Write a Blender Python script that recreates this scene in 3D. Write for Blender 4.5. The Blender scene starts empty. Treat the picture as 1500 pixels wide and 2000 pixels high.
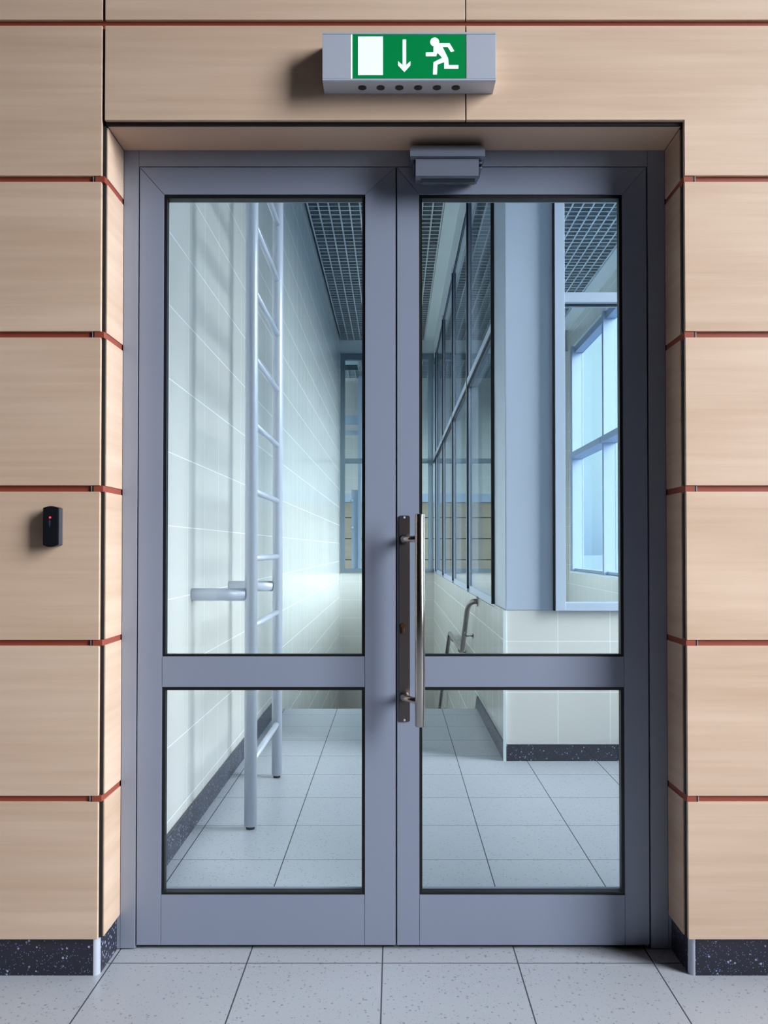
import bpy, bmesh, math, random
from mathutils import Vector, Matrix

random.seed(7)
scene = bpy.context.scene
COL = scene.collection
PI = math.pi

# ------------------------------------------------------------------ camera
cam_data = bpy.data.cameras.new('camera')
cam_data.sensor_fit = 'VERTICAL'
cam_data.sensor_height = 36.0
cam_data.lens = 1590.0 * 36.0 / 2000.0
cam_data.shift_x = -20.0 / 2000.0
cam_data.shift_y = 48.1 / 2000.0
cam_data.clip_end = 2000
cam = bpy.data.objects.new('camera', cam_data)
cam.location = (0, 0, 1.222)
cam.rotation_euler = (math.radians(90.86), 0, 0)
COL.objects.link(cam)
scene.camera = cam

# ------------------------------------------------------------------ view
scene.view_settings.view_transform = 'Standard'
scene.view_settings.look = 'None'
scene.view_settings.gamma = 1.0
scene.view_settings.use_curve_mapping = False
scene.view_settings.exposure = 0.0
scene.cycles.max_bounces = 12
scene.cycles.diffuse_bounces = 6
scene.cycles.glossy_bounces = 5
scene.cycles.transparent_max_bounces = 32
scene.cycles.caustics_reflective = False
scene.cycles.caustics_refractive = False
scene.cycles.sample_clamp_indirect = 6.0

# ------------------------------------------------------------------ world: hazy bright sky, brightest around a veiled sun on the right
SUN_DIR = Vector((1.0, -0.46, 0.42)).normalized()
SKY_PEAK = 15.0       # broad glow
SUN_PEAK = 27.0       # tight glow of the veiled sun
SKY_BASE = 1.12
world = bpy.data.worlds.new('sky')
scene.world = world
world.use_nodes = True
nt = world.node_tree
nt.nodes.clear()
def wn(t, **k):
    n = nt.nodes.new(t)
    for a, b in k.items():
        setattr(n, a, b)
    return n
def wmath(op, a, b=None, clamp=False):
    n = wn('ShaderNodeMath', operation=op, use_clamp=clamp)
    for i, v in enumerate((a, b)):
        if v is None: continue
        if isinstance(v, (int, float)): n.inputs[i].default_value = v
        else: nt.links.new(v, n.inputs[i])
    return n.outputs[0]
tc = wn('ShaderNodeTexCoord')
dot = wn('ShaderNodeVectorMath', operation='DOT_PRODUCT')
nt.links.new(tc.outputs['Generated'], dot.inputs[0])
dot.inputs[1].default_value = SUN_DIR
sep = wn('ShaderNodeSeparateXYZ')
nt.links.new(tc.outputs['Generated'], sep.inputs[0])
lobe = wmath('POWER', 2.71828, wmath('MULTIPLY', wmath('SUBTRACT', dot.outputs['Value'], 1.0), 3.8))
ramp = wn('ShaderNodeValToRGB')
ramp.color_ramp.elements[0].position = 0.0
ramp.color_ramp.elements[0].color = (0.40, 0.62, 0.86, 1)
ramp.color_ramp.elements[1].position = 1.0
ramp.color_ramp.elements[1].color = (0.50, 0.78, 1.0, 1)
e = ramp.color_ramp.elements.new(0.49); e.color = (0.36, 0.58, 0.82, 1)
e = ramp.color_ramp.elements.new(0.51); e.color = (0.40, 0.66, 0.93, 1)
e = ramp.color_ramp.elements.new(0.56); e.color = (0.52, 0.84, 1.0, 1)
nt.links.new(wmath('ADD', wmath('MULTIPLY', sep.outputs['Z'], 0.5), 0.5), ramp.inputs[0])
bg1 = wn('ShaderNodeBackground'); bg1.inputs['Strength'].default_value = SKY_BASE
nt.links.new(ramp.outputs[0], bg1.inputs[0])
bg2 = wn('ShaderNodeBackground'); bg2.inputs[0].default_value = (0.96, 0.98, 1.0, 1)
tight = wmath('POWER', 2.71828, wmath('MULTIPLY', wmath('SUBTRACT', dot.outputs['Value'], 1.0), 20.0))
glow = wmath('ADD', wmath('MULTIPLY', lobe, SKY_PEAK), wmath('MULTIPLY', tight, SUN_PEAK))
up = wmath('MULTIPLY', wmath('ADD', sep.outputs['Z'], 0.04), 12.0, clamp=True)
nt.links.new(wmath('MULTIPLY', glow, up), bg2.inputs['Strength'])
add = wn('ShaderNodeAddShader')
nt.links.new(bg1.outputs[0], add.inputs[0]); nt.links.new(bg2.outputs[0], add.inputs[1])
wo = wn('ShaderNodeOutputWorld')
nt.links.new(add.outputs[0], wo.inputs[0])
world.cycles.sampling_method = 'MANUAL'
world.cycles.sample_map_resolution = 512

def portal(name, center, size_y, size_z):
    l = bpy.data.lights.new(name, 'AREA')
    l.shape = 'RECTANGLE'; l.size = size_z; l.size_y = size_y
    l.cycles.is_portal = True
    o = bpy.data.objects.new(name, l)
    o.location = center
    o.rotation_euler = (0, math.radians(90), 0)      # emits towards -X
    COL.objects.link(o)
    return o
HX = 4.0                 # right side of the hall in front of the doors
HC = 6.4                # hall ceiling height
RX = 2.7                 # outer wall of the stair hall
HWY0, HWY1, HWZ0, HWZ1 = -0.95, 1.12, 1.05, 5.95
portal('hall_window_daylight', (HX + 0.26, (HWY0+HWY1)/2, (HWZ0+HWZ1)/2), HWY1-HWY0, HWZ1-HWZ0)
portal('far_room_added_daylight', (RX + 0.19, 15.35, 2.56), 3.7, 3.5)  # for the window added to light the far room
portal('stair_window_daylight', (RX + 0.19, 7.65, 2.56), 9.7, 3.5)

# ------------------------------------------------------------------ materials
def M(name): 
    m = bpy.data.materials.new(name); m.use_nodes = True
    n = m.node_tree; b = n.nodes['Principled BSDF']
    return m, n, b
def lin(c):
    return tuple(((v/255.0)/12.92 if v/255.0 <= 0.04045 else ((v/255.0+0.055)/1.055)**2.4) for v in c) + (1,)
def simple(name, rgb, rough=0.5, metal=0.0, spec=0.5, noise=0.0):
    m, n, b = M(name)
    b.inputs['Base Color'].default_value = lin(rgb)
    b.inputs['Roughness'].default_value = rough
    b.inputs['Metallic'].default_value = metal
    b.inputs['Specular IOR Level'].default_value = spec
    g = n.nodes.new('ShaderNodeNewGeometry')
    t = n.nodes.new('ShaderNodeTexNoise'); t.inputs['Scale'].default_value = 9.0; t.inputs['Detail'].default_value = 5
    n.links.new(g.outputs['Position'], t.inputs['Vector'])
    mr = n.nodes.new('ShaderNodeMapRange')
    mr.inputs['To Min'].default_value = max(0.02, rough - 0.04 - noise); mr.inputs['To Max'].default_value = rough + 0.04 + noise
    n.links.new(t.outputs[0], mr.inputs[0]); n.links.new(mr.outputs[0], b.inputs['Roughness'])
    return m
class G:
    """tiny node helper"""
    def __init__(s, tree): s.t = tree
    def n(s, ty, **k):
        x = s.t.nodes.new(ty)
        for a, b in k.items(): setattr(x, a, b)
        return x
    def m(s, op, a, b=None, c=None, clamp=False):
        x = s.n('ShaderNodeMath', operation=op, use_clamp=clamp)
        for i, v in enumerate((a, b, c)):
            if v is None: continue
            if isinstance(v, (int, float)): x.inputs[i].default_value = v
            else: s.t.links.new(v, x.inputs[i])
        return x.outputs[0]
    def mix(s, f, a, b):
        x = s.n('ShaderNodeMix', data_type='RGBA')
        for i, v in ((0, f), (6, a), (7, b)):
            if isinstance(v, (int, float)): x.inputs[i].default_value = v
            elif isinstance(v, tuple): x.inputs[i].default_value = v
            else: s.t.links.new(v, x.inputs[i])
        return x.outputs[2]
    def line(s, coord, off, pitch, w):
        """1 on a joint of width w every pitch"""
        u = s.m('MULTIPLY', s.m('FRACT', s.m('DIVIDE', s.m('SUBTRACT', coord, off - w/2), pitch)), pitch)
        return s.m('LESS_THAN', u, w)
    def cell(s, coord, off, pitch):
        return s.m('FLOOR', s.m('DIVIDE', s.m('SUBTRACT', coord, off), pitch))

def tiles(name, axes, offs, pitch, w, base, grout, rough, speck=None, var=0.05, groutbump=-1, streak=False):
    m, n, b = M(name); g = G(n)
    geo = g.n('ShaderNodeNewGeometry'); sp = g.n('ShaderNodeSeparateXYZ')
    n.links.new(geo.outputs['Position'], sp.inputs[0])
    U, V = sp.outputs[axes[0]], sp.outputs[axes[1]]
    mask = g.m('MAXIMUM', g.line(U, offs[0], pitch[0], w), g.line(V, offs[1], pitch[1], w))
    wnz = g.n('ShaderNodeTexWhiteNoise', noise_dimensions='2D')
    cx = g.n('ShaderNodeCombineXYZ')
    n.links.new(g.cell(U, offs[0], pitch[0]), cx.inputs[0]); n.links.new(g.cell(V, offs[1], pitch[1]), cx.inputs[1])
    n.links.new(cx.outputs[0], wnz.inputs['Vector'])
    cloud = g.n('ShaderNodeTexNoise'); cloud.inputs['Scale'].default_value = 5; cloud.inputs['Detail'].default_value = 6
    n.links.new(geo.outputs['Position'], cloud.inputs['Vector'])
    k = g.m('ADD', g.m('MULTIPLY', wnz.outputs[0], var), g.m('MULTIPLY', cloud.outputs[0], var))
    dark = tuple(c*0.75 for c in lin(base)[:3]) + (1,)
    colr = g.mix(g.m('SUBTRACT', k, var, clamp=False), lin(base), dark)
    colr = g.mix(g.m('MULTIPLY', k, 2.0, clamp=True), lin(base), dark)
    if speck:
        for sc, thr, c, keep in speck:
            v = g.n('ShaderNodeTexVoronoi'); v.inputs['Scale'].default_value = sc
            n.links.new(geo.outputs['Position'], v.inputs['Vector'])
            s2 = g.n('ShaderNodeSeparateColor'); n.links.new(v.outputs['Color'], s2.inputs[0])
            mk = g.m('MULTIPLY', g.m('LESS_THAN', v.outputs['Distance'], g.m('MULTIPLY', s2.outputs[1], thr)), g.m('GREATER_THAN', s2.outputs[0], 1-keep))
            colr = g.mix(mk, colr, lin(c))
    colr = g.mix(mask, colr, lin(grout))
    n.links.new(colr, b.inputs['Base Color'])
    n.links.new(g.m('ADD', g.m('MULTIPLY', mask, 0.5), g.m('ADD', rough, g.m('MULTIPLY', cloud.outputs[0], 0.08))), b.inputs['Roughness'])
    bp = g.n('ShaderNodeBump'); bp.inputs['Strength'].default_value = 0.35; bp.inputs['Distance'].default_value = 0.002
    hgt = g.m('MULTIPLY', mask, groutbump)
    if streak:    # slight warp of the glazed tiles
        st = g.n('ShaderNodeTexNoise'); st.inputs['Scale'].default_value = 2.2; st.inputs['Detail'].default_value = 1
        n.links.new(geo.outputs['Position'], st.inputs['Vector'])
        hgt = g.m('ADD', hgt, g.m('MULTIPLY', st.outputs[0], 0.8))
    n.links.new(hgt, bp.inputs['Height'])
    n.links.new(bp.outputs[0], b.inputs['Normal'])
    return m

def wood(name, base, grainc, axis=0, rough=0.42):
    m, n, b = M(name); g = G(n)
    geo = g.n('ShaderNodeNewGeometry'); oi = g.n('ShaderNodeObjectInfo')
    mp = g.n('ShaderNodeMapping')
    mp.inputs['Scale'].default_value = (1.0, 1.0, 26.0)
    sc = g.n('ShaderNodeVectorMath', operation='ADD')
    n.links.new(geo.outputs['Position'], sc.inputs[0])
    cb = g.n('ShaderNodeCombineXYZ')
    r = g.m('MULTIPLY', oi.outputs['Random'], 37.0)
    n.links.new(r, cb.inputs[0]); n.links.new(r, cb.inputs[1]); n.links.new(r, cb.inputs[2])
    n.links.new(cb.outputs[0], sc.inputs[1]); n.links.new(sc.outputs[0], mp.inputs[0])
    t = g.n('ShaderNodeTexNoise'); t.inputs['Scale'].default_value = 1.6; t.inputs['Detail'].default_value = 7; t.inputs['Roughness'].default_value = 0.55
    t.inputs['Distortion'].default_value = 0.25
    n.links.new(mp.outputs[0], t.inputs['Vector'])
    mp2 = g.n('ShaderNodeMapping'); mp2.inputs['Scale'].default_value = (0.8, 0.8, 5.0)
    n.links.new(sc.outputs[0], mp2.inputs[0])
    t2 = g.n('ShaderNodeTexNoise'); t2.inputs['Scale'].default_value = 1.3; t2.inputs['Detail'].default_value = 3
    n.links.new(mp2.outputs[0], t2.inputs['Vector'])
    k = g.m('ADD', g.m('MULTIPLY', g.m('SUBTRACT', t.outputs[0], 0.5), 1.5), g.m('MULTIPLY', g.m('SUBTRACT', t2.outputs[0], 0.5), 1.6))
    k = g.m('ADD', k, g.m('MULTIPLY', g.m('SUBTRACT', oi.outputs['Random'], 0.5), 0.25))
    k = g.m('ADD', k, 0.45, clamp=True)
    colr = g.mix(k, lin(base), lin(grainc))
    n.links.new(colr, b.inputs['Base Color'])
    b.inputs['Roughness'].default_value = rough
    b.inputs['Specular IOR Level'].default_value = 0.45
    return m

def glass(name, tint, refl=1.0):
    m, n, b = M(name); g = G(n)
    n.nodes.remove(b)
    tr = g.n('ShaderNodeBsdfTransparent'); tr.inputs[0].default_value = tint
    gl = g.n('ShaderNodeBsdfGlossy'); gl.inputs['Roughness'].default_value = 0.0
    lw = g.n('ShaderNodeLayerWeight'); lw.inputs['Blend'].default_value = 0.5
    f = g.m('MULTIPLY', g.m('ADD', 0.035, g.m('MULTIPLY', g.m('POWER', lw.outputs['Facing'], 5.0), 0.9)), refl, clamp=True)
    mx = g.n('ShaderNodeMixShader')
    n.links.new(f, mx.inputs[0]); n.links.new(tr.outputs[0], mx.inputs[1]); n.links.new(gl.outputs[0], mx.inputs[2])
    n.links.new(mx.outputs[0], n.nodes['Material Output'].inputs[0])
    return m

def emit(name, rgb, strength, rough=0.3):
    m, n, b = M(name)
    b.inputs['Base Color'].default_value = lin(rgb)
    b.inputs['Roughness'].default_value = rough
    b.inputs['Emission Color'].default_value = lin(rgb)
    b.inputs['Emission Strength'].default_value = strength
    return m

def brushed(name, rgb, rough, aniso_axis_scale=(300, 300, 3)):
    m, n, b = M(name); g = G(n)
    b.inputs['Base Color'].default_value = lin(rgb); b.inputs['Metallic'].default_value = 1.0
    geo = g.n('ShaderNodeNewGeometry'); mp = g.n('ShaderNodeMapping'); mp.inputs['Scale'].default_value = aniso_axis_scale
    n.links.new(geo.outputs['Position'], mp.inputs[0])
    t = g.n('ShaderNodeTexNoise'); t.inputs['Scale'].default_value = 1.0; t.inputs['Detail'].default_value = 3
    n.links.new(mp.outputs[0], t.inputs['Vector'])
    n.links.new(g.m('ADD', rough - 0.06, g.m('MULTIPLY', t.outputs[0], 0.12)), b.inputs['Roughness'])
    return m

mWood = wood('beech_laminate', (221, 193, 170), (200, 169, 144))
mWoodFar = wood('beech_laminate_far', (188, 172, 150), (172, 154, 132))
mGroove = simple('red_brown_channel', (150, 72, 54), 0.45)
mBlack = simple('black_joint', (16, 14, 14), 0.7)
mBack = simple('dark_substrate', (34, 26, 24), 0.8)
mDoor = simple('blue_grey_coated_metal', (140, 148, 168), 0.36, 0.12, 0.6)
mDoorFrame = simple('grey_coated_metal', (142, 149, 165), 0.36, 0.12, 0.6)
mGasket = simple('black_rubber', (8, 9, 11), 0.5)
mSteel = brushed('brushed_steel', (178, 172, 166), 0.24)
mPlate = simple('dark_steel_plate', (104, 96, 98), 0.30, 0.75)
mBrass = simple('old_brass', (120, 84, 58), 0.4, 0.9)
mAlu = simple('satin_aluminium', (192, 198, 212), 0.36, 0.2)
mAluLight = simple('silver_painted_tube', (206, 213, 226), 0.32, 0.15)
mFrame = simple('pale_blue_grey_frame', (186, 198, 216), 0.40, 0.1)
mFrameOut = simple('blue_grey_outer_frame', (142, 158, 184), 0.45, 0.1)
mFrameFar = simple('grey_green_frame', (112, 128, 138), 0.45, 0.15)
mColumn = simple('pale_column_cladding', (190, 200, 216), 0.36, 0.1)
mGlass = glass('clear_door_glass', (0.955, 0.975, 0.98, 1))
mGlassIn = glass('partition_glass', (0.93, 0.97, 0.98, 1), 1.0)
mGlassExt = glass('outer_glass', (0.93, 0.96, 0.97, 1), 0.3)
mGlassSide = glass('side_partition_glass', (0.85, 0.89, 0.91, 1))
mGlassHall = glass('sun_control_glass', (0.97, 0.98, 0.99, 1))
mGlassTint = glass('tinted_glass', (0.60, 0.66, 0.68, 1))
mPlaster = simple('white_plaster', (214, 222, 224), 0.7)
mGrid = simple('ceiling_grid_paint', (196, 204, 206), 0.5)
mPlenum = simple('grey_plenum', (70, 80, 88), 0.9)
mBlade = simple('shaded_grid_blade', (158, 168, 172), 0.5, 0.1)  # darker than the lips: shade on the blade sides is in this grey
mDarkHall = simple('hall_wall_brown', (58, 48, 42), 0.8)
mHallCeil = simple('hall_ceiling', (84, 80, 76), 0.9)
mBlackPlastic = simple('black_plastic', (22, 24, 30), 0.32)
mGreyPlastic = simple('slate_grey_edge', (52, 58, 74), 0.35)
mLed = emit('red_led', (255, 40, 50), 4.0)
mGreen = emit('green_sign_panel', (0, 128, 66), 0.2)
mWhiteSign = emit('white_sign_panel', (236, 246, 250), 0.35)
mSignEdge = emit('white_edge', (240, 248, 250), 0.7)
mSensor = simple('grey_sensor_housing', (112, 118, 134), 0.42, 0.2)
mSensorLens = simple('dark_lens', (50, 56, 66), 0.25)
mRail = brushed('stair_rail_steel', (150, 140, 136), 0.25)
mScrew = simple('dark_screw', (46, 48, 52), 0.35, 0.8)
mHole = simple('vent_dark', (40, 38, 36), 0.6)

FLX, FLY = -0.035, 2.420
mFloor = tiles('porcelain_floor', (0, 1), (FLX, FLY), (0.4, 0.4), 0.0040, (186, 190, 199), (70, 74, 82), 0.30,
               speck=[(120, 0.5, (146, 148, 156), 0.22), (210, 0.45, (158, 160, 166), 0.25)], var=0.05)
WT = dict(base=(222, 220, 214), grout=(238, 242, 240), rough=0.14, var=0.06, groutbump=-1, streak=True)
mTileL = tiles('wall_tile_left', (1, 2), (0.18, 0.151), (0.302, 0.2905), 0.0032, **WT)
mTileR = tiles('wall_tile_right', (1, 2), (4.72, 0.1), (0.30, 0.2935), 0.0040, **WT)
mTileF = tiles('wall_tile_facing', (0, 2), (0.645, 0.1), (0.302, 0.2935), 0.0040, **WT)
mTerr = tiles('speckled_terrazzo', (0, 2), (-50, -50), (300, 300), 0.0001, (36, 38, 50), (30, 30, 40), 0.30,
              speck=[(95, 0.42, (150, 160, 190), 0.55), (170, 0.42, (110, 122, 160), 0.5), (60, 0.16, (80, 100, 170), 0.2)], var=0.02)
mGround = simple('hazy_ground', (104, 124, 150), 0.95)

# ------------------------------------------------------------------ geometry helpers
class MB:
    def __init__(s): s.bm = bmesh.new()
    def _geom(s, vs, fs):
        v = [s.bm.verts.new(p) for p in vs]
        return v, [s.bm.faces.new([v[i] for i in f]) for f in fs]
    def box(s, x0, x1, y0, y1, z0, z1, bev=0.0, seg=2):
        x0, x1 = sorted((x0, x1)); y0, y1 = sorted((y0, y1)); z0, z1 = sorted((z0, z1))
        vs = [(x0,y0,z0),(x1,y0,z0),(x1,y1,z0),(x0,y1,z0),(x0,y0,z1),(x1,y0,z1),(x1,y1,z1),(x0,y1,z1)]
        fs = [(0,3,2,1),(4,5,6,7),(0,1,5,4),(1,2,6,5),(2,3,7,6),(3,0,4,7)]
        v, f = s._geom(vs, fs)
        if bev:
            es = list({e for q in f for e in q.edges})
            bmesh.ops.bevel(s.bm, geom=es, offset=bev, segments=seg, affect='EDGES', profile=0.6)
        return s
    def prism_y(s, pts, y0, y1, bev=0.0):
        """outline in x,z (counter clockwise seen from -Y) extruded along y"""
        n = len(pts)
        vs = [(x, y0, z) for x, z in pts] + [(x, y1, z) for x, z in pts]
        fs = [tuple(range(n)), tuple(reversed(range(n, 2*n)))] + [(i, i+n, (i+1) % n + n, (i+1) % n) for i in range(n)]
        v, f = s._geom(vs, fs)
        bmesh.ops.recalc_face_normals(s.bm, faces=f)
        if bev:
            es = list({e for q in f[:1] for e in q.edges})
            bmesh.ops.bevel(s.bm, geom=es, offset=bev, segments=2, affect='EDGES')
        return s
    def prism_x(s, pts, x0, x1):
        """outline in y,z extruded along x"""
        n = len(pts)
        vs = [(x0, y, z) for y, z in pts] + [(x1, y, z) for y, z in pts]
        fs = [tuple(range(n)), tuple(reversed(range(n, 2*n)))] + [(i, i+n, (i+1) % n + n, (i+1) % n) for i in range(n)]
        v, f = s._geom(vs, fs)
        bmesh.ops.recalc_face_normals(s.bm, faces=f)
        return s
    def tube(s, path, r, seg=20, caps=True, cap_bev=0.0):
        path = [Vector(p) for p in path]
        rings = []
        up = None
        n = len(path)
        rad = r if isinstance(r, (list, tuple)) else [r]*n
        for i, p in enumerate(path):
            if i == 0: d = (path[1]-p).normalized()
            elif i == n-1: d = (p-path[i-1]).normalized()
            else: d = ((p-path[i-1]).normalized() + (path[i+1]-p).normalized()).normalized()
            if up is None:
                a = Vector((0,0,1)) if abs(d.z) < 0.9 else Vector((1,0,0))
                up = (a - d*a.dot(d)).normalized()
            else:
                up = (up - d*up.dot(d)).normalized()
            side = d.cross(up)
            rings.append([s.bm.verts.new(p + (up*math.cos(2*PI*k/seg) + side*math.sin(2*PI*k/seg))*rad[i]) for k in range(seg)])
        fs = []
        for a, b in zip(rings, rings[1:]):
            for k in range(seg):
                fs.append(s.bm.faces.new([a[k], a[(k+1)%seg], b[(k+1)%seg], b[k]]))
        for q in fs: q.smooth = True
        if caps:
            fs.append(s.bm.faces.new(list(reversed(rings[0])))); fs.append(s.bm.faces.new(rings[-1]))
        bmesh.ops.recalc_face_normals(s.bm, faces=fs)
        return s
    def disc_y(s, x, z, r, y0, y1, seg=24, bev=0.0):
        pts = [(x + r*math.cos(2*PI*k/seg), z + r*math.sin(2*PI*k/seg)) for k in range(seg)]
        return s.prism_y(pts, y0, y1, bev)
    def ring_y(s, x, z, r0, r1, y0, y1, seg=24):
        a = []
        for y, r in ((y0, r0), (y0, r1), (y1, r1), (y1, r0)):
            a.append([s.bm.verts.new((x + r*math.cos(2*PI*k/seg), y, z + r*math.sin(2*PI*k/seg))) for k in range(seg)])
        fs = []
        for i in range(4):
            p, q = a[i], a[(i+1)%4]
            for k in range(seg): fs.append(s.bm.faces.new([p[k], p[(k+1)%seg], q[(k+1)%seg], q[k]]))
        bmesh.ops.recalc_face_normals(s.bm, faces=fs)
        return s
    def build(s, name, mat, parent=None, origin=None, label=None):
        me = bpy.data.meshes.new(name)
        co = [v.co.copy() for v in s.bm.verts]
        if origin is None:
            if parent is not None: origin = ORIG.get(parent.name, Vector((0,0,0)))
            else:
                mn = [min(c[i] for c in co) for i in range(3)]; mx = [max(c[i] for c in co) for i in range(3)]
                origin = Vector(((mn[0]+mx[0])/2, (mn[1]+mx[1])/2, mn[2]))
        origin = Vector(origin)
        for v in s.bm.verts: v.co -= origin
        s.bm.to_mesh(me); s.bm.free()
        me.materials.append(mat)
        o = bpy.data.objects.new(name, me)
        COL.objects.link(o)
        if parent is not None:
            o.parent = parent
            o.location = origin - ORIG.get(parent.name, Vector((0,0,0)))
        else:
            o.location = origin
        ORIG[o.name] = origin
        if label: o['label'] = label
        return o
ORIG = {}
def tag(o, label=None, cat=None, group=None, kind=None):
    if label: o['label'] = label
    if cat: o['category'] = cat
    if group: o['group'] = group
    if kind: o['kind'] = kind
    return o
def empty(name, loc, label=None, cat=None, group=None, kind=None):
    o = bpy.data.objects.new(name, None); COL.objects.link(o)
    o.location = loc; o.empty_display_size = 0.1
    ORIG[o.name] = Vector(loc)
    return tag(o, label, cat, group, kind)
def struct(mb, name, mat, label, cat='wall'):
    return tag(mb.build(name, mat), label, cat, None, 'structure')

# ================================================================== STRUCTURE
F = 2.340      # face of the wood panels
BB = 2.350     # face of the front baseboards
DF = 2.500     # face of door frame and leaves
XO = 0.836     # half width of the door recess
PT = 0.012     # panel thickness

fl = MB()
fl.box(-5.2, HX+0.3, -5.2, 2.60, -0.12, 0.0)
fl.box(-0.88, RX+0.17, 2.60, 6.24, -0.12, 0.0)
fl.box(0.84, RX+0.17, 6.24, 13.27, -0.12, 0.0)
fl.box(-2.2, RX+0.17, 13.27, 17.5, -0.12, 0.0)
struct(fl, 'floor', mFloor, 'pale grey speckled square floor tiles in front of and beyond the doors', 'floor')

# --- front wall with wood panels
wf = empty('wall_front', (0, F, 0), 'beech panelled wall around the double doors with red-brown grooves', 'wall', None, 'structure')
b = MB()
b.box(-5.2, -XO-0.012, F+0.020, 2.66, 0, HC)
b.box(XO+0.012, HX, F+0.020, 2.66, 0, HC)
b.box(-XO-0.012, XO+0.012, F+0.020, 2.66, 2.472, HC)
b.build('substrate', mBack, wf)

rows = [(2.284, 2.302), (1.832, 1.850), (1.3865, 1.4045), (0.9435, 0.9605), (0.4975, 0.5150)]
TOPG = (2.740, 2.7575)
VB = 0.1075
XL, XR = -0.8475, 0.8400          # inner ends of the side front panels
jointz = [VB] + [v for r in reversed(rows) for v in r] + [TOPG[0], TOPG[1], 3.18, 3.198, 3.62, 3.638, 4.08, 4.098, 4.54, 4.558, 5.0, 5.018, 5.46]
spans = [(jointz[i], jointz[i+1]) for i in range(0, len(jointz)-1, 2)]
def panel(x0, x1, z0, z1):
    MB().box(x0, x1, F, F+PT, z0, z1, 0.0012).build('wood_panel', mWood, wf)
lx = [(-5.19, -3.952), (-3.94, -2.652), (-2.64, XL)]
for (z0, z1) in spans:
    if z0 > 2.7: break
    for x0, x1 in lx: panel(x0, x1, z0, z1)
for (z0, z1) in spans[:5]:
    panel(XR, HX-0.02, z0, z1)
# header panels: left plain, right one turns down beside the recess
panel(-0.8390, 0.2055, 2.4640, TOPG[0])
MB().prism_y([(0.2085, 2.4640), (XR, 2.4640), (XR, rows[0][1]), (HX-0.02, rows[0][1]), (HX-0.02, TOPG[0]), (0.2085, TOPG[0])], F, F+PT, 0.0012).build('wood_panel', mWood, wf)
for (z0, z1) in spans:
    if z0 > 2.7:
        for x0, x1 in lx: panel(x0, x1, z0, z1)
        panel(-0.8390, 0.2055, z0, z1); panel(0.2085, HX-0.02, z0, z1)
# reveal panels and soffit
rz = [(0.1075, rows[4][0]), (rows[4][1], rows[3][0]), (rows[3][1], rows[2][0]), (rows[2][1], rows[1][0]), (rows[1][1], rows[0][0]), (rows[0][1], 2.452)]
for z0, z1 in rz:
    MB().box(-XO-PT, -XO, 2.361, DF-0.001, z0, z1, 0.0008).build('reveal_panel', mWood, wf)
    MB().box(XO, XO+PT, 2.369, DF-0.001, z0, z1, 0.0008).build('reveal_panel', mWood, wf)
MB().box(-XO, XO, 2.359, DF-0.001, 2.454, 2.466, 0.0008).build('soffit_panel', mWood, wf)
# red-brown channels in the horizontal joints
for z0, z1 in rows:
    for sx in (-1, 1):
        g_ = MB()
        xo = XL if sx < 0 else XR
        xe = -5.19 if sx < 0 else HX-0.02
        g_.box(sx*0.868, xe, F+0.009, F+0.019, z0-0.004, z1+0.004)
        g_.box(sx*(XO+0.003), sx*0.866, F+0.003, F+0.0195, z0+0.0003, z1-0.0003)
        g_.box(sx*(XO+0.003), sx*(XO+0.0115), F+0.0195, DF-0.001, z0-0.004, z1+0.004)
        g_.build('groove_channel', mGroove, wf)
        MB().box(sx*0.8665, sx*0.8705, F+0.003, F+0.0088, z0+0.0002, z1-0.0002).build('joint_clip', mBlack, wf)
        MB().box(sx*0.8708, sx*0.8722, F+0.003, F+0.0088, z0+0.0002, z1-0.0002).build('joint_clip', mAlu, wf)
MB().box(-5.19, HX-0.02, F+0.009, F+0.019, TOPG[0]-0.004, TOPG[1]+0.004).build('groove_channel', mGroove, wf)
# dark edge profiles in the vertical joints
for sx in (-1, 1):
    jp = MB()
    for z0, z1 in rz:
        jp.box(sx*(XO+0.0035), sx*(XO+0.0145), F+0.0125, 2.374, z0, z1)
    jp.build('joint_profile', mBlack, wf)
MB().box(-XO-0.003, XO+0.003, F+0.0125, 2.364, 2.4545, 2.470).build('joint_profile', mBlack, wf)

# --- front baseboards with metal corner strips
for sx, side in ((-1, 'left'), (1, 'right')):
    bb = MB()
    bb.box(sx*0.862, sx*(5.19 if sx < 0 else HX-0.02), BB, F+0.020, 0, 0.1055)
    bb.box(sx*0.846, sx*0.850, BB+0.014, DF-0.002, 0, 0.1055)
    o = bb.build('baseboard_' + side, mTerr)
    tag(o, 'dark speckled baseboard under the wood panels %s of the doors' % side, 'baseboard', None, 'structure')
    c = MB()
    pts = []
    for k in range(9):
        a = PI/2*k/8
        pts.append((sx*(0.862 - 0.016*math.sin(a)), BB-0.001 + 0.016*(1-math.cos(a))))
    vs = [(x, y, 0.0) for x, y in pts] + [(sx*0.862, BB+0.018, 0.0)]
    n = len(vs)
    v = [c.bm.verts.new(p) for p in vs] + [c.bm.verts.new((p[0], p[1], 0.1065)) for p in vs]
    f = [c.bm.faces.new(v[:n]), c.bm.faces.new(v[n:])] + [c.bm.faces.new([v[i], v[(i+1)%n], v[(i+1)%n+n], v[i+n]]) for i in range(n)]
    bmesh.ops.recalc_face_normals(c.bm, faces=f)
    c.build('corner_strip', mAlu, o)

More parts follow.
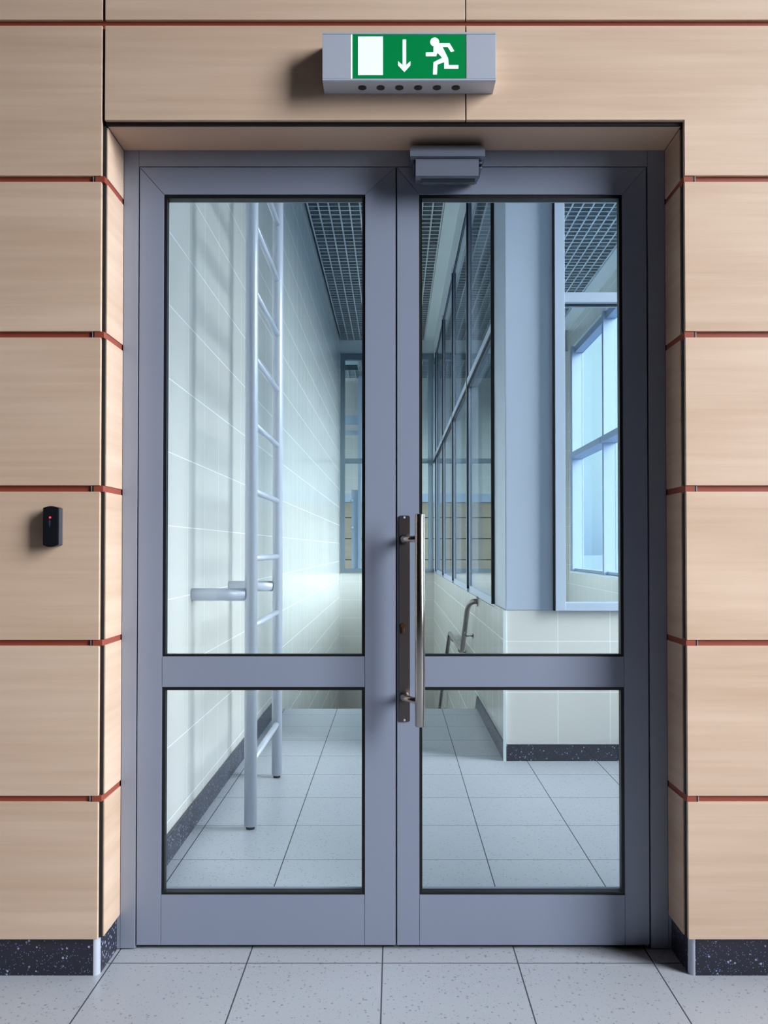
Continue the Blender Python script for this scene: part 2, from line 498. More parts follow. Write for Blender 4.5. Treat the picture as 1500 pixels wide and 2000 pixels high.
# --- hall around the camera (behind and beside it)
hr = MB()
hr.box(HX, HX+0.25, -5.2, HWY0, 0, HC)
hr.box(HX, HX+0.25, HWY1, 2.66, 0, HC)
hr.box(HX, HX+0.25, HWY0, HWY1, 0, HWZ0)
hr.box(HX, HX+0.25, HWY0, HWY1, HWZ1, HC)
struct(hr, 'wall_right', mDarkHall, 'hall wall with a long window, right of the camera')
struct(MB().box(-5.45, -5.2, -5.2, 2.66, 0, HC), 'wall_left', mDarkHall, 'brown hall wall left of the camera')
struct(MB().box(-5.45, HX+0.25, -5.45, -5.2, 0, HC), 'wall_back', mDarkHall, 'brown hall wall behind the camera')
struct(MB().box(-5.45, HX+0.25, -5.45, 2.66, HC, HC+0.2), 'ceiling', mHallCeil, 'hall ceiling above the panelled wall', 'ceiling')
w = MB()
for y in (HWY0, HWY1-0.07):
    w.box(HX+0.06, HX+0.14, y, y+0.07, HWZ0, HWZ1)
for z in (HWZ0, HWZ1-0.07):
    w.box(HX+0.06, HX+0.14, HWY0+0.07, HWY1-0.07, z, z+0.07)
struct(w, 'window_1', mFrame, 'grey hall window frame right of the camera', 'window')
MB().box(HX+0.09, HX+0.10, HWY0+0.07, HWY1-0.07, HWZ0+0.07, HWZ1-0.07).build('glass_pane', mGlassHall, bpy.data.objects['window_1'])

# ================================================================== DOOR FRAME (trim) AND LEAVES
ZT = 2.402     # top of leaves
tr = MB()
tr.box(-0.836, -0.790, DF, DF+0.07, 0.004, 2.466, 0.0015)
tr.box(0.783, 0.836, DF, DF+0.07, 0.004, 2.466, 0.0015)
tr.box(-0.7895, 0.7825, DF, DF+0.07, 2.4045, 2.466, 0.0015)
gf = MB()
gf.box(-0.7898, -0.7868, DF+0.010, DF+0.069, 0.006, ZT)
gf.box(0.7788, 0.7828, DF+0.010, DF+0.069, 0.006, ZT)
gf.box(-0.7898, 0.7828, DF+0.010, DF+0.069, 2.4023, 2.4043)
for sx in (-1, 1):
    tr.box(sx*0.8365, sx*0.8460, DF, DF+0.05, 0.004, 0.1050)
# rebate stop behind the leaves
tr.box(-0.795, -0.775, DF+0.071, DF+0.10, 0.004, 2.44)
tr.box(0.768, 0.788, DF+0.071, DF+0.10, 0.004, 2.44)
tr.box(-0.775, 0.768, DF+0.071, DF+0.10, 2.385, 2.44)
t1 = struct(tr, 'trim_1', mDoorFrame, 'grey metal door frame set in the wood-lined recess', 'door frame')
gf.build('frame_seal', mGasket, t1)

def leaf(name, x0, x1, gx0, gx1, label):
    root = empty(name, ((x0+x1)/2, DF+0.03, 0.010), label, 'door', None, 'structure')
    zb, z1, z2, z3, z4, zt = 0.014, 0.166, 0.7985, 0.892, 2.317, ZT
    y0, y1 = DF, DF+0.062
    fr = MB()
    e = 0.0004
    bev = 0.0009
    # stiles run to the floor, bottom rail sits between them, top corners are mitred
    fr.prism_y([(x0, zb), (gx0-e, zb), (gx0-e, z4), (x0, zt-0.0004)], y0, y1, bev)
    fr.prism_y([(gx1+e, zb), (x1, zb), (x1, zt-0.0004), (gx1+e, z4)], y0, y1, bev)
    fr.prism_y([(x0+0.0008, zt), (gx0, z4+e), (gx1, z4+e), (x1-0.0008, zt)], y0, y1, bev)
    fr.prism_y([(gx0, zb), (gx1, zb), (gx1, z1), (gx0, z1)], y0, y1, bev)
    fr.prism_y([(gx0, z2), (gx1, z2), (gx1, z3), (gx0, z3)], y0, y1, bev)
    fr.build('leaf_frame', mDoor, root)
    MB().box(x0+0.006, x1-0.006, y0+0.02, y0+0.045, 0.001, 0.016).build('drop_seal', mGasket, root)
    for (a, c) in ((z1, z2), (z3, z4)):
        t = 0.0088
        gk = MB()
        # glazing seal round the pane, in front of and behind the glass
        for ya_, yb_, q in ((y0+0.004, y0+0.0222, 0.0), (y0+0.0298, y0+0.040, 0.0035)):
            tb, tt = t*0.75-q, t*1.15-q
            gk.box(gx0, gx0+t-q, ya_, yb_, a, c)
            gk.box(gx1-t+q, gx1, ya_, yb_, a, c)
            gk.box(gx0+t-q, gx1-t+q, ya_, yb_, a, a+tb)
            gk.box(gx0+t-q, gx1-t+q, ya_, yb_, c-tt, c)
        gk.build('gasket', mGasket, root)
        MB().box(gx0+0.003, gx1-0.003, y0+0.0224, y0+0.0296, a+0.003, c-0.003).build('glass_pane', mGlass, root)
    return root
leaf('door_1', -0.7865, 0.0040, -0.7115, -0.0905, 'left leaf of the grey metal double door, glazed, without a handle')
d2 = leaf('door_2', 0.0085, 0.7785, 0.0772, 0.7040, 'right leaf of the grey metal double door with steel pull handle')
MB().box(0.0043, 0.0083, DF+0.010, DF+0.058, 0.015, ZT-0.001).build('meeting_seal', mGasket, d2)
# pull handle on the right leaf
ph = bpy.data.objects.new('pull_handle', None); COL.objects.link(ph)
ph.parent = d2; ph.location = Vector((0.031, DF, 0.70)) - ORIG['door_2']; ORIG['pull_handle'] = Vector((0.031, DF, 0.70))
ph['label'] = 'long brushed steel pull bar on a dark back plate'
bx, by = 0.0760, 2.405
zm = (1.2515, 0.7720)
q = MB().tube([(bx, by, 0.6985), (bx, by, 0.7005), (bx, by, 1.3235), (bx, by, 1.3255)], [0.0125, 0.0148, 0.0148, 0.0125], 32)
q.build('grip_bar', mSteel, ph)
pl = MB()
def rrect(x0, x1, z0, z1, r, k=5):
    pts = []
    for cx_, cz_, a0 in ((x1-r, z0+r, -PI/2), (x1-r, z1-r, 0), (x0+r, z1-r, PI/2), (x0+r, z0+r, PI)):
        for i in range(k+1):
            a = a0 + PI/2*i/k
            pts.append((cx_ + r*math.cos(a), cz_ + r*math.sin(a)))
    return pts
pl.prism_y(rrect(0.0145, 0.0480, 0.6930, 1.3240, 0.006), DF-0.004, DF+0.0005, 0.0008)
pl.build('back_plate', mPlate, ph)
for z in zm:
    m = MB()
    m.disc_y(0.0313, z, 0.0145, DF-0.012, DF-0.0035, 28, 0.002)
    path = [(0.0313, DF-0.010, z), (0.0313, DF-0.030, z)]
    c0 = Vector((0.0313, DF-0.030, z))
    for i in range(1, 8):
        a = PI/2*i/7*0.55
        path.append((0.0313 + 0.030*(1-math.cos(a)), DF-0.030 - 0.030*math.sin(a), z))
    path.append((bx-0.004, by+0.004, z))
    m.tube(path, [0.0125]*2 + [0.0115]*2 + [0.0095]*(len(path)-4), 24)
    m.build('mount', mSteel, ph)
ly = MB()
ly.disc_y(0.0268, 0.9870, 0.0080, DF-0.0085, DF-0.0035, 24, 0.001)
ly.box(0.0222, 0.0314, DF-0.0075, DF-0.0035, 0.9640, 0.9850, 0.0015)
ly.box(0.0258, 0.0278, DF-0.0092, DF-0.0082, 0.9800, 0.9940)
ly.build('lock_cylinder', mBrass, ph)
for z in (1.3185, 0.6985):
    MB().disc_y(0.0313, z, 0.0034, DF-0.0052, DF-0.0035, 16, 0.0006).build('plate_screw', mAlu, ph)

# ================================================================== EXIT SIGN
sx0, sx1, sz0, sz1 = -0.2020, 0.2855, 2.5390, 2.6790
sy = 2.272
es = empty('exit_sign', (0.042, F, sz0), 'grey emergency exit box with green running-man sign on the wall above the doors', 'exit sign')
hb = MB()
# body profile in y,z: slightly tapering towards the wall with lips above and below the panel
prof = [(F-0.0005, 2.5410), (sy+0.004, sz0), (sy, sz0+0.002), (sy, sz0+0.0065), (sy+0.0035, sz0+0.0085), (sy+0.0035, sz1-0.0085), (sy, sz1-0.0065), (sy, sz1-0.001), (sy+0.003, sz1), (F-0.0005, sz1-0.002)]
hb.prism_x(prof, sx0, sx1)
hb.build('housing', mAlu, es)
for a, c, lab in ((sx0-0.0005, -0.1225, 'cap'), (0.2030, sx1+0.0005, 'cap')):
    MB().box(a, c, sy+0.001, sy+0.006, sz0+0.0075, sz1-0.0075, 0.0006).build('end_cover', mAlu, es)
MB().box(-0.1222, -0.1182, sy+0.0005, sy+0.006, sz0+0.0080, sz1-0.0080).build('diffuser_edge', mSignEdge, es)
MB().box(0.2010, 0.2028, sy+0.0012, sy+0.006, sz0+0.0080, sz1-0.0080).build('panel_gap', mBlack, es)
gp = MB().box(-0.1180, 0.2008, sy+0.0005, sy+0.006, sz0+0.0080, sz1-0.0080, 0.0004).build('sign_panel', mGreen, es)
def PX(x, y): # point on the sign face from its place on the printed panel (panel 225 x 88 units)
    return (-0.1180 + (x-688.0)/222.0*0.3188, sz1-0.0080 - (y-66.0)/87.0*0.1240)
ys0, ys1 = sy-0.0002, sy+0.002
s = MB(); s.prism_y([PX(699, 147), PX(748, 147), PX(748, 70), PX(699, 70)], ys0, ys1)
s.build('door_symbol', mWhiteSign, gp, label='white upright rectangle')
s = MB(); s.prism_y([PX(786.5, 76), PX(793.5, 76), PX(793.5, 127), PX(802, 119), PX(802, 127.5), PX(790, 141), PX(777.5, 127.5), PX(777.5, 119), PX(786.5, 127)], ys0, ys1)
s.build('arrow_symbol', mWhiteSign, gp, label='white arrow pointing down')
s = MB()
hx, hz = PX(849.5, 81)
s.disc_y(hx, hz, 0.0128, ys0, ys1, 28)
s.prism_y([PX(857, 83.5), PX(879, 83.5), PX(888, 99), PX(881.5, 101.5), PX(875, 91), PX(865, 91), PX(876, 114), PX(877, 127), PX(896, 127), PX(896, 134.5), PX(868, 134.5), PX(868, 121), PX(855, 126), PX(854, 146), PX(846, 146), PX(847, 121.5), PX(864, 112.5), PX(855, 102.5), PX(852.5, 109.5), PX(832, 109.5), PX(832, 102), PX(847, 101.5), PX(847, 91)], ys0, ys1)
s.build('running_figure_symbol', mWhiteSign, gp, label='white running figure')
for px in (707, 743, 780, 817, 854, 891):
    xh = (px-770)*2.305/1590
    v = MB()
    # recessed dark ring and bulb under the box
    seg = 24
    yc = 2.306
    zc = 2.5391
    a = [v.bm.verts.new((xh + 0.0118*math.cos(2*PI*k/seg), yc + 0.0118*math.sin(2*PI*k/seg), zc+0.001)) for k in range(seg)]
    b_ = [v.bm.verts.new((xh + 0.0118*math.cos(2*PI*k/seg), yc + 0.0118*math.sin(2*PI*k/seg), zc-0.0010)) for k in range(seg)]
    c_ = [v.bm.verts.new((xh + 0.0085*math.cos(2*PI*k/seg), yc + 0.0085*math.sin(2*PI*k/seg), zc-0.0026)) for k in range(seg)]
    fs = [v.bm.faces.new(list(reversed(c_)))]
    for k in range(seg):
        fs.append(v.bm.faces.new([a[k], a[(k+1)%seg], b_[(k+1)%seg], b_[k]]))
        fs.append(v.bm.faces.new([b_[k], b_[(k+1)%seg], c_[(k+1)%seg], c_[k]]))
    bmesh.ops.recalc_face_normals(v.bm, faces=fs)
    v.build('vent_plug', mHole, es)

# ================================================================== DOOR SENSOR
ms = empty('motion_sensor', (0.158, DF, 2.33), 'grey motion sensor box on the door frame head above the right leaf', 'sensor')
h = MB()
h.prism_x([(DF-0.0005, 2.450), (DF-0.0005, 2.400), (2.415, 2.385), (2.400, 2.388), (2.398, 2.402), (2.440, 2.440)], 0.0475, 0.2700)
h.build('hood', mSensor, ms)
h = MB()
h.prism_x([(DF-0.010, 2.398), (DF-0.010, 2.345), (2.432, 2.329), (2.412, 2.335), (2.408, 2.384), (2.416, 2.389)], 0.0640, 0.2520)
h.build('housing', mSensor, ms)
MB().prism_x([(DF-0.014, 2.344), (2.440, 2.3205), (2.428, 2.3215), (2.422, 2.3335), (2.440, 2.338)], 0.0800, 0.2420).build('lens', mSensorLens, ms)
MB().box(0.0600, 0.2560, 2.4105, 2.470, 2.3855, 2.3990).build('shadow_gap', mBlack, ms)
for z in (2.372, 2.391):
    MB().disc_y(0.2585, z, 0.0040, 2.420, 2.4995, 16, 0.0008).build('screw', mScrew, ms)
MB().box(0.0560, 0.0610, 2.425, DF-0.001, 2.375, 2.392, 0.001).build('bracket', mSensor, ms)
MB().box(0.2545, 0.2625, 2.428, DF-0.001, 2.365, 2.396, 0.001).build('bracket', mSensor, ms)

# ================================================================== CARD READER
cr = empty('card_reader', (-0.975, F, 1.23), 'small black card reader with a red light on the left wood wall', 'card reader')
xa, xb = -0.9975, -0.9535
za, zb_, rise = 1.2330, 1.3380, 0.0055
pts = []
K = 12
for i in range(K+1): 
    t = -1 + 2*i/K
    pts.append((xa + (xb-xa)*(t+1)/2, za - rise*(1-t*t)))
for i in range(K+1):
    t = 1 - 2*i/K
    pts.append((xa + (xb-xa)*(t+1)/2, zb_ + rise*(1-t*t)))
MB().prism_y(pts, 2.309, F-0.0005, 0.0022).build('body', mBlackPlastic, cr)
MB().box(xb-0.001, xb+0.0006, 2.3135, F-0.002, za+0.001, zb_-0.001, 0.0003).build('side_strip', mGreyPlastic, cr)
MB().disc_y(-0.9765, 1.3110, 0.0026, 2.3072, 2.311, 16, 0.0006).build('led', mLed, cr)
nt_ = MB()
pts = [(-0.9785 + 0.0032*math.sin(PI*i/8), 1.3075 - 0.024*i/8) for i in range(9)] + [(-0.9785 - 0.0024*math.sin(PI*i/8), 1.2835 + 0.024*i/8) for i in range(1, 8)]
nt_.prism_y(pts, 2.3082, 2.310, 0.0003).build('notch', mGreyPlastic, cr)

# ================================================================== STAIR HALL SHELL
ZC = 4.62      # underside of the open grid ceiling
ZG = 4.29      # top of the glazing
EY = 13.25     # far partition
LW = -0.888    # left tiled wall face
RW = 0.642     # right tiled half wall face
struct(MB().box(LW-0.25, LW, 2.665, EY, -2.2, 5.4), 'wall_left_stair', mTileL, 'glossy pale tiled wall behind the ladder, left beyond the doors').name = 'wall_left.001'
SWY = 4.725    # face of the tile half wall facing the doors
r_ = MB()
r_.box(RW, RW+0.20, SWY, EY, -2.2, 0.846)
r_.box(RW, RW+0.20, SWY, 5.25, 0.8465, 0.866)
struct(r_, 'wall_right.001', mTileR, 'low tiled wall along the stairs under the glazed partition')
struct(MB().box(RW+0.20, RX, SWY, SWY+0.20, 0, 0.866), 'wall_right.002', mTileF, 'low pale tiled wall facing the doors on the right, under the column')
# facing tiles are a thin layer on the end of the stair wall so the joints run right to the corner
MB().box(RW+0.0005, RW+0.20, SWY-0.006, SWY-0.0005, 0.0, 0.866).build('end_tiling', mTileF, bpy.data.objects['wall_right.001'])
MB().box(RW+0.20, RX, SWY-0.006, SWY-0.0005, 0.0, 0.866).build('tiling', mTileF, bpy.data.objects['wall_right.002'])
# outer wall with the long window
ow = MB()
ow.box(RX, RX+0.17, 2.665, 17.5, 0.0, 0.86)
ow.box(RX, RX+0.17, 2.665, 17.5, ZG, 5.4)
ow.box(RX, RX+0.17, 12.40, 13.50, 0.86, ZG)
ow.box(RX, RX+0.17, 17.2, 17.5, 0.86, ZG)
ow.box(RX, RX+0.17, 2.665, 2.80, 0.86, ZG)
struct(ow, 'wall_right.003', mTileR, 'outer wall below and around the long daylight window', 'wall')
MB().box(RX-0.03, RX+0.15, 2.80, 12.40, 0.8605, 0.885, 0.003).build('window_sill', mPlaster, bpy.data.objects['wall_right.003'])
struct(MB().box(LW-0.25, RX+0.30, 2.5, 17.8, 5.4, 5.6), 'ceiling.001', mPlenum, 'grey slab above the open grid ceiling', 'ceiling')
struct(MB().box(RX+0.01, RX+0.30, 2.661, 2.664, 0, 5.4), 'wall_front.001', mPlaster, 'back of the panelled wall', 'wall')
# upper part of the wall above the doors, stair side
struct(MB().box(LW, RX, 2.661, 2.70, 2.50, 5.4), 'wall_front.002', mPlaster, 'white wall above the doors on the stair side', 'wall')
struct(MB().box(0.86, RX, 2.661, 2.70, 0.0, 2.50), 'wall_front.003', mPlaster, 'white wall right of the doors on the stair side', 'wall')
# end walls
ew = MB()
ew.box(LW, RW, EY, EY+0.15, -2.2, 0.840)
ew.box(RW, RX, EY, EY+0.15, 0.0, 0.840)
ew.box(LW, RX, EY, EY+0.15, 4.40, 5.4)
struct(ew, 'wall_back.001', mTileF, 'tiled end wall below the far interior window')
MB().box(LW, RX, EY-0.012, EY-0.0005, 4.40, ZC+0.02).build('fascia', mPlaster, bpy.data.objects['wall_back.001'])
struct(MB().box(2.05, RX, 12.60, 12.80, 0, ZG), 'wall_back.002', mTileF, 'tiled pier at the far end beside the outer window')
bw = MB()
bw.box(-2.2, RX, 17.40, 17.55, 2.34, 5.4)
struct(bw, 'wall_back.003', mTileF, 'tiled wall of the far room above wood panels')
bk = empty('wall_back.004', (0.5, 17.4, 0), 'beech panelled lower wall of the far room', 'wall', None, 'structure')
MB().box(-2.2, RX, 17.42, 17.50, 0, 2.34).build('substrate', mBack, bk)
z = 0.1
for z0 in (0.10, 0.55, 1.00, 1.45, 1.90):
    MB().box(-2.2, RX, 17.40, 17.42, z0, min(z0+0.432, 2.22)).build('wood_panel', mWoodFar, bk)
MB().box(-2.2, RX, 17.36, 17.42, 2.22, 2.40).build('rail', mFrame, bk)
struct(MB().box(-2.45, -2.2, EY+0.1, 17.55, 0, 5.4), 'wall_left.002', mTileL, 'side wall of the far room')

# --- side beam / soffit between grid ceiling and glazed partition
sf = MB()
sf.box(0.50, 0.645, SWY, EY-0.012, ZC, ZC+0.03)
sf.box(0.645, 0.665, 5.26, EY-0.012, ZG+0.03, ZC+0.03)
sf.box(0.80, 1.02, SWY+0.2, EY-0.012, ZC, ZC+0.03)
sf.box(0.82, 0.84, 5.26, EY-0.012, ZG+0.03, ZC+0.03)
struct(sf, 'trim_2', mPlaster, 'white ceiling edge above the glazed stair partition', 'ceiling trim')
sf = MB()
sf.box(2.50, RX, 2.71, 12.59, ZC, ZC+0.03)
sf.box(2.50, 2.515, 2.71, 12.59, ZC-0.02, ZC+0.031)
struct(sf, 'trim_3', mPlaster, 'white ceiling edge along the outer window', 'ceiling trim')

# --- open cell grid ceilings
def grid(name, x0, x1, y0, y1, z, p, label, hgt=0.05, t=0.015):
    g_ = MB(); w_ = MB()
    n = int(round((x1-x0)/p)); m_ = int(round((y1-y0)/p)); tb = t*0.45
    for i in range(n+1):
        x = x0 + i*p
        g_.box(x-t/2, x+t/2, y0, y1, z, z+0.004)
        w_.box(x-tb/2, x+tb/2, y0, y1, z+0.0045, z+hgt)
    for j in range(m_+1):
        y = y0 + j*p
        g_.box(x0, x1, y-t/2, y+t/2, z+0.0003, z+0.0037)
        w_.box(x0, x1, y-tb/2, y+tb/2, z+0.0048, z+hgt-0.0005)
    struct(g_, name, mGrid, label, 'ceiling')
    w_.build('grid_blades', mBlade, bpy.data.objects[name], label='grid blades in a grey darkened for shade, above the white lips')
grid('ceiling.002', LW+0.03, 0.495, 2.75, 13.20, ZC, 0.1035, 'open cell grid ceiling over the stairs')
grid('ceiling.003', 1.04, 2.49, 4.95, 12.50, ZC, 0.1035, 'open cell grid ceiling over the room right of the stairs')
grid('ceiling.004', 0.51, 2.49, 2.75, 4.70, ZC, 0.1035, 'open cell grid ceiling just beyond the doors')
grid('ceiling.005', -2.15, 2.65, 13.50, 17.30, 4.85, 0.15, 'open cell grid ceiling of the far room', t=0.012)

# --- baseboards beyond the doors
BBH = 0.108
o = MB().box(LW, LW+0.012, 2.672, 6.22, 0, BBH).build('baseboard_left.001', mTerr)
tag(o, 'dark speckled baseboard along the tiled wall under the ladder', 'baseboard', None, 'structure')
o = MB()
o.prism_x([(SWY-0.018, 0.0), (6.24, 0.0), (6.40, -0.16), (6.52, -0.16), (6.24, 0.098), (SWY-0.018, 0.098)], RW-0.012, RW-0.0005)
o = o.build('baseboard_right.001', mTerr)
tag(o, 'dark baseboard running to the stair edge along the low wall', 'baseboard', None, 'structure')
o = MB().box(RW+0.002, RX, SWY-0.018, SWY-0.0065, 0, 0.094).build('baseboard_right.002', mTerr)
tag(o, 'dark speckled baseboard under the tiled wall facing the doors', 'baseboard', None, 'structure')
MB().box(RW-0.013, RW+0.003, SWY-0.020, SWY-0.004, 0, 0.866).build('corner_bead', mPlaster, o)

# --- stairs
st = MB()
LIM = RW - 0.001
def step(y0, y1, zt):
    st.box(LW+0.001, LIM, y0, y1, zt-0.30, zt)
step(6.241, 6.53, -0.15); step(6.53, 6.82, -0.30); step(6.82, 8.45, -0.45)
for i in range(9):
    step(8.45+0.29*i, 8.45+0.29*(i+1), -0.45-0.165*(i+1))
step(8.45+0.29*9, EY-0.01, -0.45-0.165*9)
struct(st, 'stairs', mFloor, 'tiled stairs going down beyond the landing edge', 'stairs')

# --- column
struct(MB().box(RW+0.001, 0.925, SWY-0.010, 5.22, 0.8665, 4.66, 0.006), 'column', mColumn, 'broad pale blue-grey clad column standing on the tiled wall', 'column')

# ================================================================== GLAZED PARTITIONS
# along the stairs, plane X = RW
ys = [5.27, 7.07, 8.87, 10.67, 12.47, 13.20]
wp = empty('window_2', (RW+0.06, 9.0, 0.85), 'glazed partition of tall panes along the stairs', 'glazed partition', None, 'structure')
fr = MB()
x0, x1 = RW+0.004, RW+0.085
for i, y in enumerate(ys):
    wd = 0.055 if i else 0.08
    fr.box(x0, x1, y-wd/2, y+wd/2, 0.848, ZG)
for a, c in zip(ys, ys[1:]):
    for z0, z1 in ((0.848, 0.905), (2.630, 2.700), (ZG-0.06, ZG)):
        fr.box(x0, x1, a+0.028, c-0.028, z0, z1)
fr.build('frame', mFrame, wp)
for a, c in zip(ys, ys[1:]):
    for z0, z1 in ((0.905, 2.630), (2.700, ZG-0.06)):
        MB().box(x0+0.003, x0+0.011, a+0.028, c-0.028, z0, z1).build('glass_pane', mGlassSide, wp)
# slim outer caps on the stair side, black strips colour in their shaded edges
cp = MB(); gs = MB()
for y in ys[1:-1]:
    cp.box(RW-0.014, RW+0.0035, y-0.026, y+0.026, 0.852, ZG)
    gs.box(RW-0.016, RW+0.0035, y-0.036, y-0.0265, 0.880, ZG-0.06)
for a, c in zip(ys, ys[1:]):
    cp.box(RW-0.012, RW+0.0035, a+0.0265, c-0.037, 2.640, 2.695)
    gs.box(RW-0.011, RW+0.0035, a+0.0265, c-0.037, 2.622, 2.6395)
    gs.box(RW-0.004, RW+0.0035, a+0.0265, c-0.037, ZG-0.072, ZG-0.058)
cp.build('cap_strip', mFrame, wp)
gs.build('seal_shade_strip', mGasket, wp)  # rubber seal at the top, shade painted beside and under the caps
MB().box(RW-0.020, RW+0.10, 5.2225, 5.229, 0.868, ZG).build('edge_seal', mGasket, wp)

# facing the doors, right of the column
wq = empty('window_3', (1.8, SWY, 0.86), 'pale framed interior window facing the doors beside the column', 'window', None, 'structure')
fr = MB()
fy0, fy1 = SWY-0.055, SWY+0.06
zb0 = 0.8665
xs = [0.925, 1.76, 2.64]
for i, x in enumerate(xs):
    fr.box(x, x+0.058, fy0, fy1, zb0, 4.62, 0.002)
for a, c in zip(xs, xs[1:]):
    for z0, z1 in ((zb0, 0.912), (2.645, 2.702), (4.56, 4.62)):
        fr.box(a+0.058, c, fy0+0.004, fy1, z0, z1, 0.0015)
fr.build('frame', mFrame, wq)
gs = MB()
for a, c in zip(xs, xs[1:]):
    for z0, z1 in ((0.912, 2.645), (2.702, 4.56)):
        MB().box(a+0.062, c-0.004, SWY+0.0, SWY+0.008, z0+0.004, z1-0.006).build('glass_pane', mGlassIn, wq)
        gs.box(a+0.058, c, SWY-0.01, SWY+0.02, z1-0.006, z1)
        gs.box(a+0.058, a+0.062, SWY-0.01, SWY+0.02, z0, z1-0.006)
gs.build('seal_shade_strip', mGasket, wq)  # only rubber seals here
MB().box(0.9185, 0.9245, SWY-0.052, SWY+0.02, zb0, 4.60).build('joint_seal', mBlack, wq)

# outer window, plane X = RX
yo = [2.80, 4.92, 6.76, 8.60, 10.44, 12.28]
we = empty('window_4', (RX+0.1, 7.6, 0.88), 'long outer window with pale mullions and sky behind', 'window', None, 'structure')
fr = MB()
for i, y in enumerate(yo):
    y1 = y + (0.12 if i == len(yo)-1 else 0.075)
    fr.box(RX-0.01, RX+0.16, y, y1, 0.885, ZG, 0.002)
for i, (a, c) in enumerate(zip(yo, yo[1:])):
    a2 = a + 0.075
    for z0, z1 in ((0.885, 0.93), (ZG-0.10, ZG)):
        fr.box(RX+0.03, RX+0.16, a2, c, z0, z1, 0.002)
    fr.box(RX-0.05, RX+0.16, a2-0.03, c+0.01, 2.585, 2.665, 0.003)
fr.build('frame', mFrameOut, we)
for a, c in zip(yo, yo[1:]):
    for z0, z1 in ((0.93, 2.585), (2.665, ZG-0.10)):
        MB().box(RX+0.135, RX+0.143, a+0.075, c, z0, z1).build('glass_pane', mGlassExt, we)

ff = MB()
for y in (13.50, 14.70, 15.90, 17.12):
    ff.box(RX+0.04, RX+0.14, y, y+0.08, 0.86, ZG)
struct(ff, 'window_6_added', mFrame, 'added outer window that brightens the far room', 'window')  # opening added to let daylight into the far room
for a, c in ((13.58, 14.70), (14.78, 15.90), (15.98, 17.12)):
    MB().box(RX+0.085, RX+0.095, a, c, 0.86, ZG).build('glass_pane', mGlassTint, bpy.data.objects['window_6_added'])

# far interior window at the end of the stairs
wr = empty('window_5', (0, EY, 0.84), 'tall dark framed interior window at the far end of the stairs', 'window', None, 'structure')
fr = MB()
ya, yb = EY-0.05, EY+0.05
vx = [LW+0.01, -0.47, 0.555, 1.35, 2.0]
for i, x in enumerate(vx):
    fr.box(x, x+0.075, ya, yb, 0.84, 4.40, 0.002)
for a, c in zip(vx, vx[1:]):
    for z0, z1 in ((0.84, 0.90), (2.62, 2.69), (4.30, 4.40)):
        fr.box(a+0.075, c, ya+0.004, yb, z0, z1, 0.0015)
fr.build('frame', mFrameFar, wr)
for a, c in zip(vx, vx[1:]):
    for z0, z1 in ((0.90, 2.62), (2.69, 4.30)):
        MB().box(a+0.075, c, EY, EY+0.008, z0, z1).build('glass_pane', mGlassIn, wr)

# second glazed screen with a door in the far room
dd = empty('door_3', (-0.85, 14.6, 0), 'narrow grey far-room door with two bright knobs behind the end window', 'door', None, 'structure')
fr = MB()
fr.box(-1.04, -0.98, 14.58, 14.66, 0, 4.3); fr.box(-0.645, -0.59, 14.50, 14.66, 0, 4.3)
fr.box(-0.98, -0.645, 14.58, 14.66, 3.46, 3.62); fr.box(-0.98, -0.645, 14.58, 14.66, 3.28, 3.34)
fr.build('frame', mFrame, dd)
MB().box(-0.765, -0.65, 14.56, 14.60, 0.3, 2.28, 0.003).build('leaf', mFrame, dd)
for z in (2.08, 1.60):
    MB().tube([(-0.79, 14.53, z), (-0.73, 14.53, z)], 0.022, 16).build('knob', mAluLight, dd)

# ================================================================== LADDER
RR = 0.0275
LXc = -0.628
y1_, y2_ = 3.575, 4.375
ld = empty('wall_ladder', (LXc, (y1_+y2_)/2, 0.01), 'tall silver tube ladder fixed to the tiled wall beyond the left door', 'ladder')
for y in (y1_, y2_):
    MB().tube([(LXc, y, 0.014), (LXc, y, 4.61)], RR, 32).build('rail', mAluLight, ld)
    MB().tube([(LXc, y, 0.0), (LXc, y, 0.014)], 0.019, 24).build('foot', mGasket, ld)
k = 0
z = 0.285
while z < 4.4:
    r = MB()
    r.tube([(LXc, y1_+RR-0.004, z), (LXc, y2_-RR+0.004, z)], 0.0145, 20)
    r.build('rung', mAluLight, ld)
    z += 0.2985
for y in (y1_, y2_):
    for z in (1.022, 3.95):
        MB().tube([(LW+0.0005, y, z), (LXc-RR+0.006, y, z)], RR, 28).build('wall_bracket', mAluLight, ld)

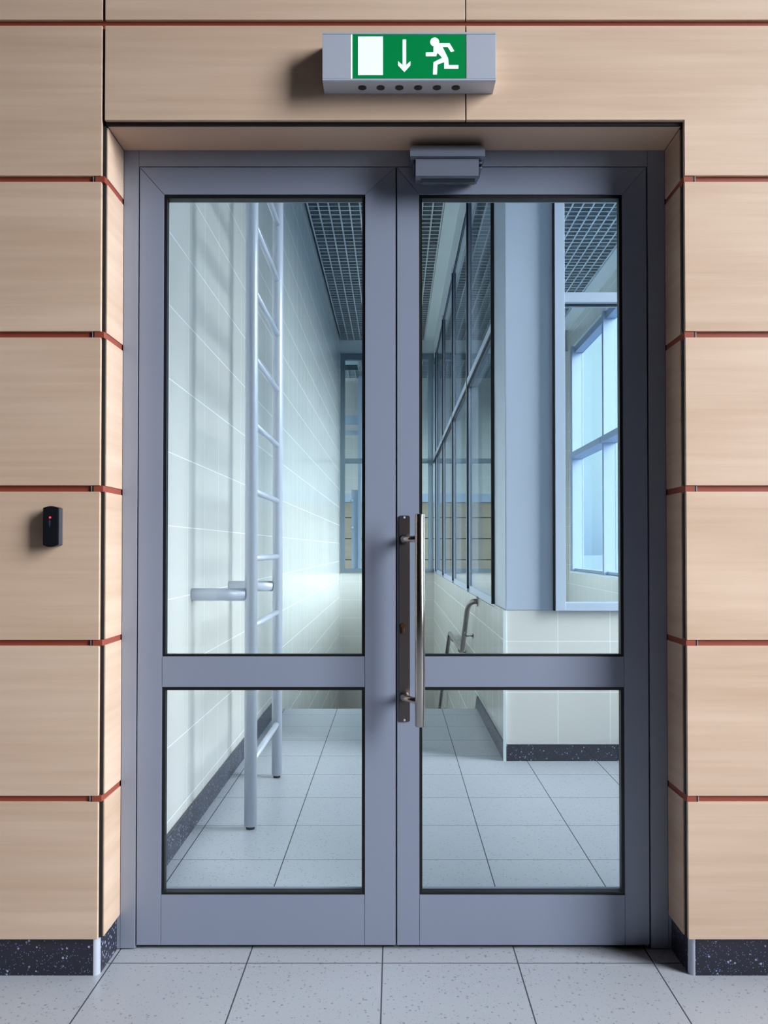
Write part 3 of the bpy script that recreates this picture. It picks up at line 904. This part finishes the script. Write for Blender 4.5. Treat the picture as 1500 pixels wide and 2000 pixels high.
# ================================================================== HANDRAIL on the low wall
def arc(p0, p1, p2, n=8):
    p0, p1, p2 = Vector(p0), Vector(p1), Vector(p2)
    return [p0*(1-t)**2 + p1*2*t*(1-t) + p2*t*t for t in [i/n for i in range(n+1)]]
HRX = 0.575
hr_ = empty('handrail', (HRX, 6.5, 0.3), 'brushed steel handrail descending along the low tiled wall', 'handrail')
p = [(RW-0.004, 6.26, 0.818)] + arc((RW-0.02, 6.26, 0.818), (HRX, 6.27, 0.818), (HRX-0.002, 6.40, 0.74)) + [(HRX, 6.90, 0.372)]
p += [(HRX, 6.93, 0.362), (HRX, 8.42, 0.350), (HRX, 8.46, 0.335), (HRX, 10.9, -1.14)]
MB().tube(p, 0.0205, 20).build('rail_tube', mRail, hr_)
MB().tube([(RW-0.0005, 6.26, 0.818), (RW-0.008, 6.26, 0.818)], 0.038, 24).build('wall_plate', mRail, hr_)
for (y, z) in ((6.62, 0.575), (7.3, 0.357), (8.2, 0.352), (9.0, 0.01), (10.2, -0.72)):
    q = MB()
    q.tube([(HRX, y, z-0.018), (HRX, y, z-0.045), (HRX+0.012, y, z-0.06), (RW-0.0005, y, z-0.06)], 0.006, 12)
    q.tube([(RW-0.0005, y, z-0.06), (RW-0.006, y, z-0.06)], 0.018, 16)
    q.build('bracket', mRail, hr_)

# small unit and vent under the far ceiling
fu = empty('air_unit', (-0.74, 14.2, 4.3), 'small white unit with vent high up behind the left end window', 'air unit')
MB().box(-0.92, -0.62, 14.0, 14.35, 4.40, 4.66, 0.02).build('body', mPlaster, fu)
v = MB()
for i in range(6):
    v.box(-0.86, -0.64, 14.02+0.05*i, 14.045+0.05*i, 4.37, 4.40)
v.build('vent_slats', mPlenum, fu)
MB().tube([(-0.85, 13.995, 4.56), (-0.85, 13.96, 4.56)], 0.045, 20).build('lamp', mBrass, fu)
MB().box(-0.80, -0.74, 14.1, 14.2, 4.66, 4.85).build('hanger', mPlenum, fu)

# ================================================================== OUTSIDE
gr = MB(); gr.box(4.5, 900, -500, 900, -6.2, -6.0)
struct(gr, 'ground', mGround, 'flat pale ground seen through the outer window', 'ground')
